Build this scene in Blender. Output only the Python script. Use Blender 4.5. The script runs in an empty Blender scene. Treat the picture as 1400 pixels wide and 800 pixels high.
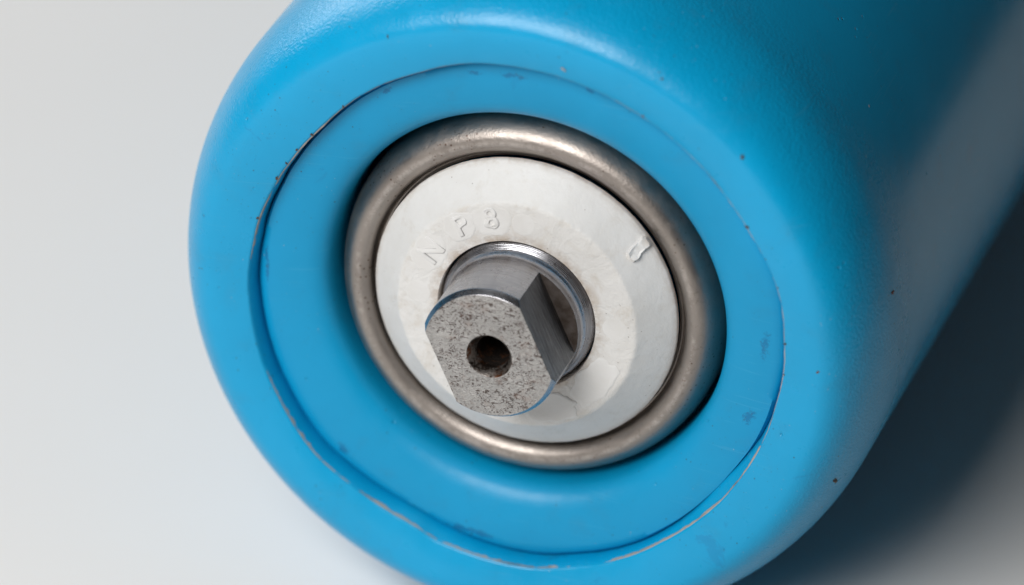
import bpy, bmesh, math, random
from mathutils import Vector, Matrix, noise

R = 0.040                      # outer radius of the roller in metres
scene = bpy.context.scene
col = scene.collection
rad = math.radians

# ------------------------------------------------------------------ camera
TH, PH, OX, OY, D = 0.594, 4.098, 0.045, -0.014, 18.0
n = Vector((math.sin(TH)*math.cos(PH), math.sin(TH)*math.sin(PH), math.cos(TH)))   # roller axis seen from the camera
u = Vector((0, n.z, -n.y)).normalized()
s = u.cross(n)
A = Matrix((Vector((0, -1, 0)), Vector((0, 0, 1)), Vector((1, 0, 0)))).transposed()
B = Matrix((n, u, s))
M = A @ B                                                     # camera axes -> world
C0 = Vector((0, 0, R))                                        # centre of the roller end, axis one radius above the sheet
cam_pos = C0 - (M @ Vector((OX, OY, -D))) * R
cd = bpy.data.cameras.new('camera')
cd.sensor_width = 36.0
cd.lens = 36.0 * D * 507.037 / 1400.0
cd.clip_start, cd.clip_end = 0.01, 20.0
cd.dof.use_dof = True
cd.dof.focus_distance = (D - 0.13) * R
cd.dof.aperture_fstop = 14.0
cam = bpy.data.objects.new('camera', cd)
cam.matrix_world = Matrix.Translation(cam_pos) @ M.to_4x4()
col.objects.link(cam)
scene.camera = cam

# ------------------------------------------------------------------ world and lamps (studio, no sky)
w = bpy.data.worlds.new('World'); scene.world = w; w.use_nodes = True
bg = w.node_tree.nodes['Background']
bg.inputs[0].default_value = (1.0, 0.95, 0.90, 1); bg.inputs[1].default_value = 0.030

def softbox(name, direction, dist, sx, sy, watts, colour):
    l = bpy.data.lights.new(name, 'AREA'); l.shape = 'RECTANGLE'
    l.size, l.size_y, l.energy, l.color = sx, sy, watts, colour
    o = bpy.data.objects.new(name, l); col.objects.link(o)
    d = Vector(direction).normalized()
    o.location = C0 + d * dist
    o.rotation_euler = d.to_track_quat('Z', 'Y').to_euler()
    return o
softbox('softbox_key', (-0.19, -0.74, 0.62), 0.62, 0.36, 0.32, 4.05, (1.0, 0.985, 0.965))
softbox('softbox_side', (-0.78, 0.62, 0.50), 0.74, 0.55, 0.40, 3.0, (1.0, 0.99, 0.98))

vs = scene.view_settings
vs.view_transform = 'Standard'; vs.look = 'None'; vs.exposure = 0.0; vs.gamma = 1.0; vs.use_curve_mapping = False
scene.render.engine = 'CYCLES'

# ------------------------------------------------------------------ material helpers
class NT:
    def __init__(self, name):
        self.m = bpy.data.materials.new(name); self.m.use_nodes = True
        self.t = self.m.node_tree; self.p = self.t.nodes['Principled BSDF']
        tc = self.t.nodes.new('ShaderNodeTexCoord')
        mp = self.t.nodes.new('ShaderNodeMapping'); mp.inputs['Scale'].default_value = (1/R, 1/R, 1/R)
        self.t.links.new(tc.outputs['Object'], mp.inputs['Vector'])
        self.co = mp.outputs['Vector']                # object space, roller radius = 1
    def set(self, **k):
        for a, b in k.items():
            self.p.inputs[a.replace('_', ' ')].default_value = b
        return self
    def new(self, kind, **k):
        nd = self.t.nodes.new(kind)
        for a, b in k.items(): setattr(nd, a, b)
        return nd
    def lk(self, a, b): self.t.links.new(a, b)
    def val(self, x, sock):
        if hasattr(x, 'links'): self.lk(x, sock)
        else: sock.default_value = x
    def noise(self, scale, detail=3, rough=.55, co=None, dist=0.0):
        nd = self.new('ShaderNodeTexNoise'); self.lk(co or self.co, nd.inputs['Vector'])
        nd.inputs['Scale'].default_value = scale; nd.inputs['Detail'].default_value = detail
        nd.inputs['Roughness'].default_value = rough; nd.inputs['Distortion'].default_value = dist
        return nd.outputs['Fac']
    def voro(self, scale, co=None):
        nd = self.new('ShaderNodeTexVoronoi'); self.lk(co or self.co, nd.inputs['Vector'])
        nd.inputs['Scale'].default_value = scale
        return nd.outputs['Distance']
    def scaled(self, sx, sy, sz):
        mp = self.new('ShaderNodeMapping'); self.lk(self.co, mp.inputs['Vector'])
        mp.inputs['Scale'].default_value = (sx, sy, sz); return mp.outputs['Vector']
    def ramp(self, fac, lo, hi, a=0.0, b=1.0):
        nd = self.new('ShaderNodeMapRange'); nd.clamp = True
        self.lk(fac, nd.inputs['Value'])
        for k, v in zip(('From Min', 'From Max', 'To Min', 'To Max'), (lo, hi, a, b)): nd.inputs[k].default_value = v
        return nd.outputs['Result']
    def math(self, op, a, b=0.0):
        nd = self.new('ShaderNodeMath', operation=op)
        self.val(a, nd.inputs[0]); self.val(b, nd.inputs[1]); return nd.outputs[0]
    def mix(self, fac, a, b):
        nd = self.new('ShaderNodeMix', data_type='RGBA')
        self.val(fac, nd.inputs['Factor']); self.val(a, nd.inputs['A']); self.val(b, nd.inputs['B'])
        return nd.outputs['Result']
    def sep(self):
        nd = self.new('ShaderNodeSeparateXYZ'); self.lk(self.co, nd.inputs[0]); return nd.outputs
    def radius(self):
        o = self.sep()
        return self.math('SQRT', self.math('ADD', self.math('MULTIPLY', o[0], o[0]), self.math('MULTIPLY', o[1], o[1])))
    def bump(self, height, dist, strength=1.0, prev=None):
        nd = self.new('ShaderNodeBump'); nd.inputs['Distance'].default_value = dist
        self.val(strength, nd.inputs['Strength']); self.lk(height, nd.inputs['Height'])
        if prev is not None: self.lk(prev, nd.inputs['Normal'])
        return nd.outputs['Normal']
    def out(self, colour=None, rough=None, normal=None):
        if colour is not None: self.val(colour, self.p.inputs['Base Color'])
        if rough is not None: self.val(rough, self.p.inputs['Roughness'])
        if normal is not None: self.lk(normal, self.p.inputs['Normal'])
        return self.m

# ---- blue polyurethane (smooth on the lip, orange-peel further out)
def blue(name, base, peel, marks=()):
    k = NT(name)
    tone = k.noise(2.2, 4, .6)
    c = k.mix(k.ramp(tone, .3, .7), base, tuple(x*.88 for x in base[:3]) + (1,))
    grime = k.ramp(k.noise(9, 6, .7), .56, .80, 0, .16)
    c = k.mix(grime, c, (0.06, 0.16, 0.24, 1))
    scuff = k.math('MULTIPLY', k.ramp(k.noise(7.5, 5, .7, dist=.6), .64, .67), k.ramp(k.noise(2.3, 2), .5, .6))
    c = k.mix(k.math('MULTIPLY', scuff, .30), c, (0.006, 0.16, 0.38, 1))
    specks = k.math('MULTIPLY', k.ramp(k.voro(27), .085, .05), k.ramp(k.noise(6, 3), .47, .58))
    c = k.mix(k.math('MULTIPLY', specks, .75), c, (0.03, 0.06, 0.08, 1))
    dots = k.math('MULTIPLY', k.ramp(k.voro(60), .12, .06), k.ramp(k.noise(9, 3), .42, .56))
    c = k.mix(k.math('MULTIPLY', dots, .5), c, (0.02, 0.12, 0.22, 1))
    # hairline scratches and pale dust
    for rot, sc, th in ((25, (5, 140, 5), .665), (-40, (4, 120, 6), .675)):
        mp = k.new('ShaderNodeMapping'); k.lk(k.co, mp.inputs['Vector'])
        mp.inputs['Rotation'].default_value = (0, 0, rad(rot)); mp.inputs['Scale'].default_value = sc
        sl = k.math('MULTIPLY', k.ramp(k.noise(1.0, 2, .5, co=mp.outputs['Vector']), th, th+.03), k.ramp(k.noise(4.5, 3), .50, .62))
        c = k.mix(k.math('MULTIPLY', sl, .13), c, (0.10, 0.42, 0.62, 1))
    dust = k.math('MULTIPLY', k.ramp(k.voro(46), .10, .05), k.ramp(k.noise(3.6, 4, .7), .54, .64))
    c = k.mix(k.math('MULTIPLY', dust, .55), c, (0.42, 0.48, 0.50, 1))
    # scuffs with a shape of their own
    if marks:
        xs = k.sep(); jag = k.noise(44, 5, .8, dist=.7); tot = None
        for mx, my, ra, rb, rot in marks:
            ca, sa = math.cos(rad(rot)), math.sin(rad(rot))
            dx = k.math('SUBTRACT', xs[0], mx); dy = k.math('SUBTRACT', xs[1], my)
            p_ = k.math('DIVIDE', k.math('ADD', k.math('MULTIPLY', dx, ca), k.math('MULTIPLY', dy, sa)), ra)
            q_ = k.math('DIVIDE', k.math('SUBTRACT', k.math('MULTIPLY', dy, ca), k.math('MULTIPLY', dx, sa)), rb)
            dd = k.math('ADD', k.math('MULTIPLY', p_, p_), k.math('MULTIPLY', q_, q_))
            dd = k.math('ADD', dd, k.math('MULTIPLY', k.math('SUBTRACT', jag, .5), 8.0))
            mk = k.ramp(dd, 1.0, .3)
            tot = mk if tot is None else k.math('MAXIMUM', tot, mk)
        c = k.mix(k.math('MULTIPLY', tot, .8), c, (0.002, 0.15, 0.34, 1))
        c = k.mix(k.math('MULTIPLY', tot, k.ramp(k.noise(55, 4, .8), .56, .66, 0, .7)), c, (0.05, 0.11, 0.15, 1))
    r = k.radius()
    z = k.sep()[2]
    if peel:
        amt = k.math('MULTIPLY', k.ramp(r, .86, .95, .10, 1.0), k.ramp(z, -.40, -.10, .15, 1.0))
    else:
        amt = 0.12
    fine = k.noise(115, 2, .55)
    nrm = k.bump(fine, 0.00009, amt)
    big = k.noise(5, 3, .5)
    nrm = k.bump(big, 0.0006, k.ramp(z, -.35, -.05, .05, .35), nrm)
    pits = k.ramp(k.voro(19), .0, .10, -1, 0)
    pits = k.math('MULTIPLY', pits, k.ramp(k.noise(6.5, 2), .53, .62))
    nrm = k.bump(pits, 0.00025, .7, nrm)
    ro = k.ramp(k.noise(14, 5, .65), .3, .7, .26, .35) if peel else k.ramp(k.noise(14, 5, .65), .3, .7, .36, .46)
    if peel: ro = k.math('MULTIPLY', ro, k.ramp(z, -.45, -.10, .60, 1.0))
    k.set(Specular_IOR_Level=.44 if peel else .36)
    return k.out(c, ro, nrm)
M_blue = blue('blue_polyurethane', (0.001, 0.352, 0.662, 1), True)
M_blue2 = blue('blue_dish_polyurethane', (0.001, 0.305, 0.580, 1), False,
    ((.692, .023, .045, .013, 84), (.650, -.205, .026, .018, 60), (-.012, .709, .034, .009, 0), (-.124, .700, .020, .007, 0), (-.371, .607, .018, .007, 35),
     (-.15, -.708, .075, .010, -8), (-.510, -.517, .022, .012, -40), (.20, .70, .015, .006, -20), (-.72, .02, .05, .006, 90)))

# ---- pale torn flash along the seam
k = NT('pale_torn_flash'); f_ = k.noise(11, 4)
M_flash = k.out(k.mix(k.ramp(f_, .28, .52), (.08, .12, .15, 1), (.36, .33, .30, 1)), .8)

# ---- pressed steel ring, warm grey with rust freckles and a broken paler band on the crest
k = NT('warm_grey_pressed_steel'); k.set(Metallic=1.0)
c = k.mix(k.ramp(k.noise(6, 5, .6), .3, .7), (.38, .34, .31, 1), (.31, .275, .25, 1))
rust = k.math('MULTIPLY', k.ramp(k.voro(62), .24, .1), k.ramp(k.noise(5.5, 3), .52, .62))
c = k.mix(k.math('MULTIPLY', rust, .75), c, (.09, .035, .018, 1))
c = k.mix(k.ramp(k.noise(40, 4, .7), .60, .75, 0, .5), c, (.17, .14, .12, 1))
r = k.radius()
crest_band = k.math('MULTIPLY', k.math('MULTIPLY', k.ramp(r, .468, .476), k.ramp(r, .490, .482)), k.ramp(k.noise(13, 5, .75), .46, .62))
c = k.mix(k.math('MULTIPLY', crest_band, .4), c, (.72, .66, .62, 1))
M_ring = k.out(c, k.ramp(k.noise(22, 5, .7), .3, .7, .37, .52), k.bump(k.noise(110, 3, .6), 0.00006, .6))

# ---- white moulded plastic cap
k = NT('off_white_moulded_plastic')
c = k.mix(k.ramp(k.noise(5, 5, .6), .35, .7), (.70, .695, .685, 1), (.63, .62, .60, 1))
c = k.mix(k.ramp(k.noise(16, 6, .75), .56, .78, 0, .45), c, (.50, .45, .38, 1))
r = k.radius()
edge = k.math('MULTIPLY', k.ramp(r, .258, .220), k.ramp(k.noise(24, 5, .7), .36, .60))
c = k.mix(k.math('MULTIPLY', edge, .8), c, (.33, .24, .16, 1))
rim = k.math('MULTIPLY', k.ramp(r, .415, .43), k.ramp(k.noise(26, 5, .7), .40, .62))
c = k.mix(k.math('MULTIPLY', rim, .45), c, (.40, .32, .24, 1))
smear = k.math('MULTIPLY', k.ramp(k.noise(7, 6, .75, dist=2.0), .52, .66), k.ramp(r, .345, .335, .25, 1.0))
c = k.mix(k.math('MULTIPLY', smear, .4), c, (.52, .47, .40, 1))
sp = k.math('MULTIPLY', k.ramp(k.voro(48), .11, .06), k.ramp(k.noise(7, 3), .52, .62))
c = k.mix(k.math('MULTIPLY', sp, .6), c, (.12, .09, .07, 1))
nrm = k.bump(k.noise(34, 5, .65), 0.00018, k.ramp(r, .345, .335, .30, .50))
nrm = k.bump(k.noise(17, 4, .6, dist=1.2), 0.0005, k.ramp(r, .345, .335, .10, .42), nrm)
M_cap = k.out(c, .52, nrm)

k = NT('clean_moulded_plastic')
M_letter = k.out(k.mix(k.ramp(k.noise(12, 4), .35, .7), (.70, .695, .685, 1), (.65, .64, .62, 1)), .5, k.bump(k.noise(40, 4, .6), 0.00012, .4))
# ---- turned steel of the shaft: lathe marks run round the axis
k = NT('turned_steel'); k.set(Metallic=1.0)
lathe = k.noise(1.0, 4, .7, co=k.scaled(6, 6, 150))
c = k.mix(k.ramp(lathe, .3, .7), (.50, .50, .52, 1), (.36, .36, .39, 1))
pit = k.ramp(k.noise(60, 3, .6, co=k.scaled(1, 1, 2.2)), .66, .72, 0, .7)
c = k.mix(pit, c, (.08, .07, .065, 1))
M_turn = k.out(c, k.ramp(k.noise(20, 4), .3, .7, .22, .34), k.bump(lathe, 0.00005, .6))

# ---- milled flats: brushed diagonally, dark reflection of the surroundings put into the colour
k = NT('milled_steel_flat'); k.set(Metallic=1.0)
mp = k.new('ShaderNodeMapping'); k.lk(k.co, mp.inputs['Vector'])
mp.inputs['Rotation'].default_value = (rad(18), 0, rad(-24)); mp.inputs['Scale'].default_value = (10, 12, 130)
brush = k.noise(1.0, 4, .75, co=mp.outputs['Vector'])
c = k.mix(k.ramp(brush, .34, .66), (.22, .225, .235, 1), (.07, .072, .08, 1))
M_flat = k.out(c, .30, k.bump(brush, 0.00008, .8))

# ---- sawn end face: pitted grey steel with brown specks
k = NT('pitted_steel_face'); k.set(Metallic=.75)
c = k.mix(k.ramp(k.noise(14, 5, .7), .3, .7), (.52, .505, .49, 1), (.39, .38, .37, 1))
swirl = k.noise(9, 3)
pn = k.noise(1.0, 4, .72, co=k.scaled(70, 110, 60), dist=1.6)
pit = k.math('MULTIPLY', k.ramp(pn, .535, .575), k.ramp(swirl, .36, .50))
c = k.mix(k.math('MULTIPLY', pit, .92), c, (.065, .040, .032, 1))
p2 = k.math('MULTIPLY', k.ramp(k.noise(34, 5, .75, dist=1.0), .575, .615), k.ramp(k.noise(7, 3), .46, .58))
c = k.mix(k.math('MULTIPLY', p2, .85), c, (.085, .045, .035, 1))
tint = k.ramp(k.noise(24, 4), .56, .72, 0, .35)
c = k.mix(tint, c, (.33, .22, .17, 1))
M_face = k.out(c, .46, k.bump(pn, 0.00030, .7, k.bump(k.noise(30, 4, .65), 0.0003, .6)))

# ---- rusty centre hole
k = NT('rusty_countersink'); k.set(Metallic=.9)
c = k.mix(k.ramp(k.noise(22, 4, .7), .50, .62), (.22, .20, .185, 1), (.11, .042, .018, 1))
c = k.mix(k.ramp(k.noise(50, 4, .7), .48, .60), c, (.03, .022, .018, 1))
M_sink = k.out(c, .42, k.bump(k.noise(60, 3), 0.0002, .6))
k = NT('rusty_bore'); k.set(Metallic=.5)
c = k.mix(k.ramp(k.noise(40, 4, .7), .52, .75), (.016, .012, .010, 1), (.09, .035, .014, 1))
M_bore = k.out(c, .55, k.bump(k.noise(70, 3), 0.0002, .8))

# ---- white sheet
k = NT('white_paper_sheet')
M_sheet = k.out(k.mix(k.ramp(k.noise(.7, 3), .3, .7), (.80, .79, .775, 1), (.785, .775, .76, 1)), .75)

k = NT('dark_grit'); M_grit = k.out(k.mix(k.ramp(k.noise(60, 3), .4, .6), (.03, .03, .03, 1), (.12, .08, .06, 1)), .8)
k = NT('rust_grit'); M_rustgrit = k.out(k.mix(k.ramp(k.noise(60, 3), .4, .6), (.20, .06, .03, 1), (.06, .03, .02, 1)), .8)

# ------------------------------------------------------------------ the setting: one flat white sheet
bm = bmesh.new()
x0, x1, y0, y1, th = -1.0, 3.75*R, -0.75, 0.70, 0.012
g = [[bm.verts.new((x, y, z)) for x in (x0, x1) for y in (y0, y1)] for z in (0.0, -th)]
t, b = g
bm.faces.new((t[0], t[2], t[3], t[1])); bm.faces.new((b[1], b[3], b[2], b[0]))
for i, j in ((0, 2), (2, 3), (3, 1), (1, 0)): bm.faces.new((t[j], t[i], b[i], b[j]))
bmesh.ops.recalc_face_normals(bm, faces=bm.faces)
me = bpy.data.meshes.new('ground'); bm.to_mesh(me); bm.free(); me.materials.append(M_sheet)
ground = bpy.data.objects.new('ground', me); col.objects.link(ground)
ground['kind'] = 'structure'; ground['label'] = 'white sheet that the blue roller lies on'

# ------------------------------------------------------------------ the roller
roller = bpy.data.objects.new('conveyor_roller', None); col.objects.link(roller)
roller.location = C0; roller.empty_display_size = 0.02
roller.rotation_euler = (rad(90), 0, 0)          # local z = roller axis (towards -Y), local y = up
roller['label'] = 'blue rubber-coated conveyor roller end with steel shaft lying on white sheet'
roller['category'] = 'roller'

def finish(name, bm, mats, parent, angle=35, smooth=True, matrix=None):
    bmesh.ops.remove_doubles(bm, verts=bm.verts, dist=1e-7)
    bmesh.ops.recalc_face_normals(bm, faces=bm.faces)
    me = bpy.data.meshes.new(name); bm.to_mesh(me); bm.free()
    for m in (mats if isinstance(mats, (list, tuple)) else [mats]): me.materials.append(m)
    if smooth:
        for p in me.polygons: p.use_smooth = True
        me.set_sharp_from_angle(angle=rad(angle))
    o = bpy.data.objects.new(name, me); col.objects.link(o); o.parent = parent
    if matrix is not None: o.matrix_local = matrix
    return o

def revolve(bm, rows, N, closed=False, mats=None):
    """rows: list of functions angle -> (r, z) in roller radii, or constant pairs"""
    rings = []
    for f in rows:
        ring = []
        for i in range(N):
            a = 2*math.pi*i/N
            r, z = f(a) if callable(f) else f
            ring.append(bm.verts.new((r*R*math.cos(a), r*R*math.sin(a), z*R)))
        rings.append(ring)
    pairs = list(zip(rings, rings[1:])) + ([(rings[-1], rings[0])] if closed else [])
    for q, (p0, p1) in enumerate(pairs):
        for i in range(N):
            fc = bm.faces.new((p0[i], p0[(i+1) % N], p1[(i+1) % N], p1[i]))
            if mats: fc.material_index = mats[q]
    return rings

def fbm(a, f, seed, octaves=3):
    v, amp, t = 0, 1, 0
    for o in range(octaves):
        v += amp*noise.noise(Vector((math.cos(a)*f, math.sin(a)*f, seed + 7.3*o))); t += amp
        f *= 2.1; amp *= .55
    return v/t

# radius of the seam measured round the end (degrees, radius)
SE = [(-176.1, .759), (-154, .768), (-139.8, .776), (-120.7, .758), (-113.7, .752), (-106.4, .762), (-87, .766), (-74, .757),
      (-47.3, .742), (-32.9, .742), (-23.7, .744), (-13.1, .748), (2, .760), (16.2, .770), (31.5, .759), (61.8, .763), (80, .764), (96.4, .762),
      (116.4, .745), (141, .731), (145.7, .732), (154.7, .736), (167.9, .747)]
def seam(a):
    d = (math.degrees(a) + 180) % 360 - 180
    pts = [(SE[-1][0]-360, SE[-1][1])] + SE + [(SE[0][0]+360, SE[0][1])]
    for (p, q), (p2, q2) in zip(pts, pts[1:]):
        if p <= d <= p2:
            t = (d-p)/(p2-p); t = t*t*(3-2*t)
            return q + (q2-q)*t + .0022*fbm(a, 9, 3.0)
def bell(a, deg, width):
    d = (math.degrees(a) - deg + 180) % 360 - 180
    return math.exp(-(d/width)**2)
def ledge(a): return .023*bell(a, -36, 14) + .010*bell(a, -112, 10)

# --- sleeve: long coated tube with a rounded shoulder and a raised lip round the end
N = 720
ZC, FR, FZ = .158, .142, .315          # crest height, shoulder radii
LIP = .130
rows = [(.50, -8.02), (.86, -8.02)]
for i in range(1, 7):
    t = math.pi/2*i/6; rows.append((.86+.14*math.sin(t), -8.02+.30*(1-math.cos(t))))
for zz in (-6, -4.5, -3.2, -2.2, -1.5, -1.0, -.7, -.5, -.35, -.25): rows.append((1.0, zz))
for i in range(0, 17):
    t = math.pi/2*i/16
    def f(a, t=t):
        wv = .003*fbm(a, 2.0, 11.0)*math.cos(t)
        return (1-FR+FR*math.cos(t), ZC-FZ+FZ*math.sin(t) + wv)
    rows.append(f)
for q in (.25, .5, .7, .85, .94, .98):
    def f(a, q=q):
        rs = seam(a)
        return ((1-FR)*(1-q) + rs*q, ZC + (LIP+.004-ZC)*q**1.7 + .003*fbm(a, 2.0, 11.0)*(1-q) + .0012*fbm(a, 14, 5)*q)
    rows.append(f)
rows.append(lambda a: (seam(a), LIP + .0015*fbm(a, 20, 5.0)))
rows.append(lambda a: (seam(a) - .0015, LIP - .005 + .0015*fbm(a, 20, 5.0)))
rows.append(lambda a: (seam(a) - .004 - .55*ledge(a), LIP - .020 - .1*ledge(a)))
rows.append(lambda a: (seam(a) - .006 - ledge(a) - .002*fbm(a, 11, 8), LIP - .052 + .002*fbm(a, 8, 9)))
rows.append(lambda a: (seam(a) - .004 - ledge(a), LIP - .078))
bm = bmesh.new(); revolve(bm, rows, N)
sleeve = finish('sleeve', bm, M_blue, roller, 50)

# --- torn pale flash along the lip, in ragged lengths
def flash_strip(a0, a1, wmax, seed, out=0.0):
    bm = bmesh.new(); n_ = max(10, int((a1-a0)/.35)); rings = []
    for i in range(n_+1):
        tt = i/n_; a = rad(a0 + (a1-a0)*tt)
        env = math.sin(math.pi*tt)**.5
        wd = wmax*env*(.35 + .65*abs(fbm(a, 10, seed, 3))*2.2) + .0004
        r0 = seam(a) + .0012*fbm(a, 30, seed+2) + out
        zt = LIP + .0005 + .002*env*(.3+abs(fbm(a, 14, seed+4)))
        prof = [(r0+wd*.7, zt-.0024), (r0+wd*.25, zt), (r0-wd*.45, zt-.0012), (r0-wd*.55-.0012, zt-.010), (r0, zt-.012)]
        rings.append([bm.verts.new((r*R*math.cos(a), r*R*math.sin(a), z*R)) for r, z in prof])
    for p0, p1 in zip(rings, rings[1:]):
        for j in range(5): bm.faces.new((p0[j], p0[(j+1) % 5], p1[(j+1) % 5], p1[j]))
    bm.faces.new(rings[0]); bm.faces.new(list(reversed(rings[-1])))
    return finish('torn_flash', bm, M_flash, sleeve, 30)
for a0, a1, wm, sd in ((-70, -20, .0065, 1), (-27, -20.5, .014, 21), (-20, 24, .0065, 2), (24, 60, .0085, 3), (59, 70, .011, 4), (70, 94, .003, 14), (94, 125, .0032, 5), (125, 158, .0065, 6),
                       (158, 176, .004, 7), (-158, -128, .0022, 8), (-126, -110, .0055, 9), (-110, -76, .0020, 10)):
    flash_strip(a0, a1, wm, sd)

# --- dished end cap inside the lip
dish = [(.775, .02), (.757, .040), (.7530, .052), (.7475, .0745), (.735, .0855), (.715, .0855), (.695, .0835), (.67, .0795), (.645, .073), (.62, .0665), (.60, .0585),
        (.583, .0475), (.571, .0335), (.5635, .015), (.560, -.010), (.559, -.05), (.559, -.16), (.60, -.16)]
def dr(i, r, z):
    if i <= 5:
        q = [1, 1, 1, .9, .6, .3][i]
        return lambda a: (r + (seam(a)-.759-ledge(a)*.75)*q, z + .0015*fbm(a, 6, 31))
    return lambda a: (r, z + .0015*fbm(a, 5, 30)*max(0, (r-.55)/.2))
bm = bmesh.new(); revolve(bm, [dr(i, r, z) for i, (r, z) in enumerate(dish)], 540)
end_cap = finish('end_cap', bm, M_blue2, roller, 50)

# --- pressed steel bearing ring, half-round rim with a thin inner lip
rc, zc = .4810, .037                       # radius and height of the crest
prof = [(.5435, -.16)]
for i in range(0, 13):
    t = math.pi/2*i/12; prof.append((rc + .0625*math.cos(t), zc - .110 + .110*math.sin(t)))
for i in range(1, 8):
    t = rad(78)*i/7; prof.append((rc - .040*math.sin(t), zc - .046 + .046*math.cos(t)))
prof += [(.4395, -.0065), (.4365, -.0035), (.4325, -.0040), (.4300, -.0090), (.4255, -.0095), (.4225, -.015), (.4225, -.16)]
bm = bmesh.new(); revolve(bm, prof, 400, closed=True)
ring = finish('bearing_ring', bm, M_ring, roller, 50)

# --- white plastic dust cap: cone, flat hub, real thickness
def wob(a, f, s, k): return k*fbm(a, f, s)
HZ = .104
rows = [(.222, .02), (.222, .060), (.2225, HZ-.003), (.2245, HZ), (.245, HZ+.0005), (.29, HZ+.0005),
        lambda a: (.328 + wob(a, 5, 41, .004), HZ + .0003), lambda a: (.3345 + wob(a, 5, 41, .004), HZ - .0003),
        lambda a: (.3395 + wob(a, 5, 41, .004), HZ - .0030), lambda a: (.3440 + wob(a, 5, 41, .003), HZ - .0068),
        (.36, .0845), (.39, .0605), (.415, .0395), lambda a: (.4265 + wob(a, 12, 44, .0012), .0295), lambda a: (.4292 + wob(a, 12, 44, .0012), .0255),
        lambda a: (.4285 + wob(a, 12, 44, .0012), .012), (.40, .006), (.30, .01)]
bm = bmesh.new(); revolve(bm, rows, 400, closed=True)
cap = finish('dust_cap', bm, M_cap, roller, 40)

# moulded pads on the hub of the cap
def pad(deg, rr, rx, ry, h, seed, name='moulded_pad', wobble=.10):
    a = rad(deg); cx, cy = rr*math.cos(a), rr*math.sin(a); n_ = 40
    bm = bmesh.new(); rings = []
    for sc, z in ((1.0, HZ - .002), (1.0, HZ + h*.5), (.94, HZ + h), (.86, HZ + h), (.5, HZ + h*.75)):
        ring_ = []
        for i in range(n_):
            t = 2*math.pi*i/n_
            kx = sc*(1 + wobble*fbm(t, 1.9, seed))
            px, py = rx*kx*math.cos(t), ry*kx*math.sin(t)       # x tangential, y radial
            X = cx + px*math.sin(a) + py*math.cos(a); Y = cy - px*math.cos(a) + py*math.sin(a)
            rq = math.hypot(X, Y); lim = min(max(rq, .2265), .335); X *= lim/rq; Y *= lim/rq
            ring_.append(bm.verts.new((X*R, Y*R, z*R)))
        rings.append(ring_)
    for p0, p1 in zip(rings, rings[1:]):
        for i in range(n_): bm.faces.new((p0[i], p0[(i+1) % n_], p1[(i+1) % n_], p1[i]))
    bm.faces.new(rings[-1])
    return finish(name, bm, M_letter, cap, 40)
for args in ((149, .287, .062, .046, .0015, 1, .40), (123, .293, .050, .042, .0018, 2, .35), (104, .288, .056, .046, .0014, 3, .40),
             (86, .281, .033, .033, .0009, 4, .03), (175, .280, .034, .034, .0010, 5, .05), (1.5, .278, .034, .034, .0008, 6, .05),
             (-37, .278, .085, .047, .0022, 7, .45), (-70, .285, .080, .044, .0030, 8, .5)):
    pad(*args[:6], wobble=args[6])

# raised characters
def character(ch, deg, rr, size, h, squash=1.0):
    cu = bpy.data.curves.new('text', 'FONT'); cu.body = ch; cu.size = size*R; cu.extrude = h*R*.5
    cu.bevel_depth = .0022*R; cu.bevel_resolution = 1; cu.align_x = 'CENTER'; cu.align_y = 'CENTER'
    ob = bpy.data.objects.new('text', cu); col.objects.link(ob)
    dg = bpy.context.evaluated_depsgraph_get()
    me = bpy.data.meshes.new_from_object(ob.evaluated_get(dg))
    bpy.data.objects.remove(ob); bpy.data.curves.remove(cu)
    me.name = 'raised_character'; me.materials.clear(); me.materials.append(M_letter)
    for v in me.vertices:
        nv = noise.noise_vector(v.co/R*55 + Vector((deg, 0, 0)))
        v.co += nv*R*.0035; 
    o = bpy.data.objects.new('raised_character', me); col.objects.link(o); o.parent = cap
    a = rad(deg)
    o.matrix_local = Matrix.Translation((rr*R*math.cos(a), rr*R*math.sin(a), (HZ + .0004)*R)) @ Matrix.Rotation(a - math.pi/2, 4, 'Z')
    return o
character('N', 147, .285, .088, .004)
character('P', 122, .290, .080, .004)
character('8', 104, .290, .086, .005)

# torn chip standing up at the rim of the cone
def chip():
    bm = bmesh.new()
    a = rad(36.5)
    er = Vector((math.cos(a), math.sin(a), 0)); et = Vector((-math.sin(a), math.cos(a), 0))
    slope = Vector((er.x, er.y, -.79)).normalized(); nrm_ = slope.cross(et); nrm_ = nrm_ if nrm_.z > 0 else -nrm_
    base = er*.394 + Vector((0, 0, .0580))
    out = [(-.030, -.012), (-.026, .004), (-.004, .010), (.018, .012), (.036, .016), (.0445, .010), (.045, -.008), (.040, -.017), (.024, -.016), (.006, -.020), (-.010, -.028), (-.024, -.026)]
    rings = []
    for sc, h in ((1.0, -.004), (1.0, .004), (.86, .0085), (.5, .0065)):
        rings.append([bm.verts.new((base + slope*(x*sc + .006*(1-sc)) + et*(y*sc - .004*(1-sc)) + nrm_*(h*(1 + .5*noise.noise(Vector((x*60, y*60, h*300)))) + (.004 if x > .02 else 0)*(h > 0)))*R) for x, y in out])
    m_ = len(out)
    for p0, p1 in zip(rings, rings[1:]):
        for i in range(m_): bm.faces.new((p0[i], p0[(i+1) % m_], p1[(i+1) % m_], p1[i]))
    bm.faces.new(rings[-1])
    bmesh.ops.subdivide_edges(bm, edges=bm.edges, cuts=2, use_grid_fill=True)
    for v in bm.verts: v.co += noise.noise_vector(v.co/R*70)*R*.0016
    o = finish('torn_chip', bm, M_cap, cap, 30); o['label'] = 'torn white plastic chip at the rim of the cap'
chip()

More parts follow.
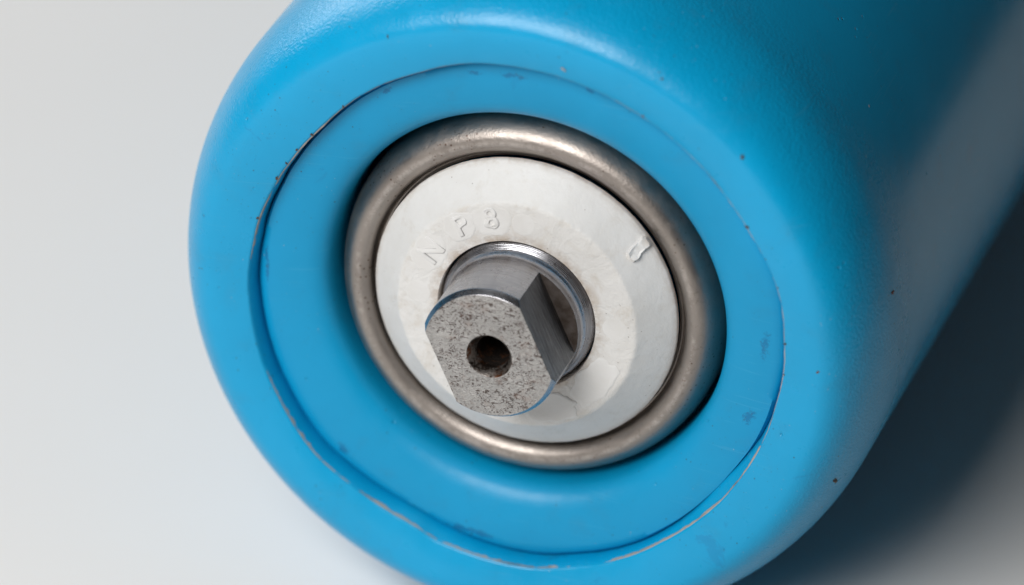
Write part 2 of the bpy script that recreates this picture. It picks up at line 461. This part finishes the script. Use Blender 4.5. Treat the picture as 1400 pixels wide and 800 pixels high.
# --- shaft: turned collar, neck, two milled flats, chamfered drilled end
FA, FD, RS, RF = rad(24.0), .1455, .1925, .1810
ZS, ZE, ZF = .157, .319, .336
def angles(r):
    c_ = math.acos(FD/r) if r > FD else 0
    L = []; nf, na = 26, 60
    for base in (FA, FA + math.pi):
        L += [(base - c_ + 2*c_*i/nf, True) for i in range(nf)]
        L += [(base + c_ + (math.pi - 2*c_)*i/na, False) for i in range(na)]
    return L
def level(bm, r, z, cut, rcorner=None):
    vs_ = []
    for a, fl in angles(rcorner or RS):
        q = r
        if cut:
            cc = abs(math.cos(a - FA)); q = min(r, FD/cc) if cc > 1e-6 else r
        vs_.append(bm.verts.new((q*R*math.cos(a), q*R*math.sin(a), z*R)))
    return vs_
bm = bmesh.new()
L = [(.2155, -.10, 0), (.2155, .088, 0), (.2145, .0935, 0)]
for i in range(5):
    t = i/5; L += [(.2135-.0125*t, .0945+.021*t, 0), (.2120-.0125*t, .0960+.021*t, 0), (.2124-.0125*t, .0978+.021*t, 0)]
for i in range(0, 7):
    t = i/6; L += [(RS + .0085*(1-t)**2.2, .118 + .022*t, 0)]
L += [(RS, .148, 0), (RS, ZS-.0015, 0), (RS, ZS, 0)]
levels = [(level(bm, r, z, False), 0) for r, z, _ in L]
levels += [(level(bm, RS, ZS, True), 1), (level(bm, RS, ZS+.006, True), 0), (level(bm, RS, .24, True), 0), (level(bm, RS, ZE, True), 0), (level(bm, RF, ZF, True, RF), 0)]
nA = len(angles(RS)); flags = [f for _, f in angles(RS)]
n_cut = len(L)
def strip(p0, p1, mat):
    for i in range(nA):
        j = (i+1) % nA
        vs4 = [p0[i], p0[j], p1[j], p1[i]]
        co = [v.co.copy() for v in vs4]
        if (co[0]-co[3]).length < 1e-9 and (co[1]-co[2]).length < 1e-9: continue
        fc = bm.faces.new(vs4); fc.material_index = mat(i)
for q in range(len(levels)-1):
    if q < n_cut-1: strip(levels[q][0], levels[q+1][0], lambda i: 0)
    elif q == n_cut-1: strip(levels[q][0], levels[q+1][0], lambda i: 4)
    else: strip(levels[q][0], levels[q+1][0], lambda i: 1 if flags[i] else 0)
# end face, in rings down to the drilled hole
prev = levels[-1][0]
HX, HY, HR = .003, -.002, .0615
edge_co = [v.co.copy() for v in prev]
def hole_ring(r, z):
    return [bm.verts.new(((HX + r*math.cos(a))*R, (HY + r*math.sin(a))*R, z*R)) for a, _ in angles(RF)]
for t in (.12, .4, .7, .92):
    hr = []
    for i, (a, _) in enumerate(angles(RF)):
        h = Vector(((HX + HR*1.06*math.cos(a))*R, (HY + HR*1.06*math.sin(a))*R, ZF*R))
        v = edge_co[i].lerp(h, t); v.z = (ZF + .0012*noise.noise(v/R*14) + (.0006 if t > .2 else 0))*R
        hr.append(bm.verts.new(v))
    strip(prev, hr, lambda i: 2); prev = hr
for r, z, m in ((HR*1.04, ZF, 2), (HR*.985, ZF-.003, 5), (HR*.78, ZF-.028, 5), (HR*.75, ZF-.034, 5), (HR*.74, ZF-.16, 3), (HR*.40, ZF-.185, 3), (.002, ZF-.20, 3)):
    hr = hole_ring(r, z); strip(prev, hr, lambda i, m=m: m); prev = hr
bm.faces.new(prev).material_index = 3
M_shoulder = NT('brown_steel_shoulder'); M_shoulder.set(Metallic=.85)
M_shoulder = M_shoulder.out(M_shoulder.mix(M_shoulder.ramp(M_shoulder.noise(30, 4), .35, .65), (.20, .17, .155, 1), (.11, .085, .07, 1)), .42)
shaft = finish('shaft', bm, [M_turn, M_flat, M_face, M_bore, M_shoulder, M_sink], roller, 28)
bv = shaft.modifiers.new('bevel', 'BEVEL'); bv.width = .0016*R; bv.segments = 2; bv.limit_method = 'ANGLE'; bv.angle_limit = rad(32)

# --- grit stuck to the roller
def surface_point(deg, r):
    a = rad(deg)
    if r < .75: z = .076
    elif r < 1-FR: z = ZC - .008
    else: z = ZC - FZ + FZ*math.sqrt(max(0, 1-((r-(1-FR))/FR)**2))
    return a, r, z
def crumb(pos, nrm_, size, seed, mat, parent, elong=1.6):
    bm = bmesh.new(); bmesh.ops.create_icosphere(bm, subdivisions=3, radius=1.0)
    for v in bm.verts:
        v.co *= 1 + 1.2*noise.noise(v.co*1.6 + Vector((seed*3.1, 0, 0))) + .4*noise.noise(v.co*4 + Vector((0, seed, 0)))
        v.co.x *= elong; v.co.z *= .45
        v.co *= size*R*.52
    q = Vector(nrm_).to_track_quat('Z', 'X').to_matrix().to_4x4() @ Matrix.Rotation(seed*1.9, 4, 'Z')
    return finish('grit', bm, mat, parent, 60, matrix=Matrix.Translation(Vector(pos)*R) @ q)
random.seed(4)
for deg, r, sz, mt in ((140.5, .735, .006, M_grit), (145.8, .738, .005, M_grit), (154.5, .741, .0065, M_grit), (165.5, .750, .005, M_grit), (-154.5, .777, .006, M_grit),
                       (31.5, .765, .008, M_grit), (24, .772, .005, M_grit), (5, .765, .005, M_grit), (-2, .762, .004, M_grit), (150, .74, .005, M_grit), (130, .74, .004, M_grit), (17.5, .776, .005, M_grit), (62, .77, .005, M_rustgrit)):
    a, r, z = surface_point(deg, r)
    crumb((r*math.cos(a), r*math.sin(a), LIP + .006), (0, 0, 1), sz, deg, mt, sleeve)

for (x, y, z), sz, mt, el in (((.8873, -.3705, .0586), .010, M_grit, 2.2), ((.9871, .1416, -.0960), .009, M_rustgrit, 1.8), ((.8367, .5475, -.3547), .004, M_flash, 1.3),
                          ((.6388, .6121, .1524), .007, M_grit, 1.5), ((.1456, .7874, .1519), .0045, M_flash, 3.0), ((.8589, .0110, .1578), .005, M_rustgrit, 1.5),
                          ((-.3404, .8065, .1556), .004, M_grit, 2.0), ((.4138, .7997, .1435), .005, M_grit, 1.4), ((.7627, .3842, .1519), .004, M_grit, 1.3)):
    r = math.hypot(x, y)
    t_ = max(0, (r-(1-FR))/FR); up = math.sqrt(max(0, 1-min(1, t_)**2))
    nv = Vector((x/r*t_/FR, y/r*t_/FR, up/FZ)).normalized() if t_ > 0 else Vector((0, 0, 1))
    crumb((x, y, z), nv, sz, x*31+y*17, mt, sleeve, el)
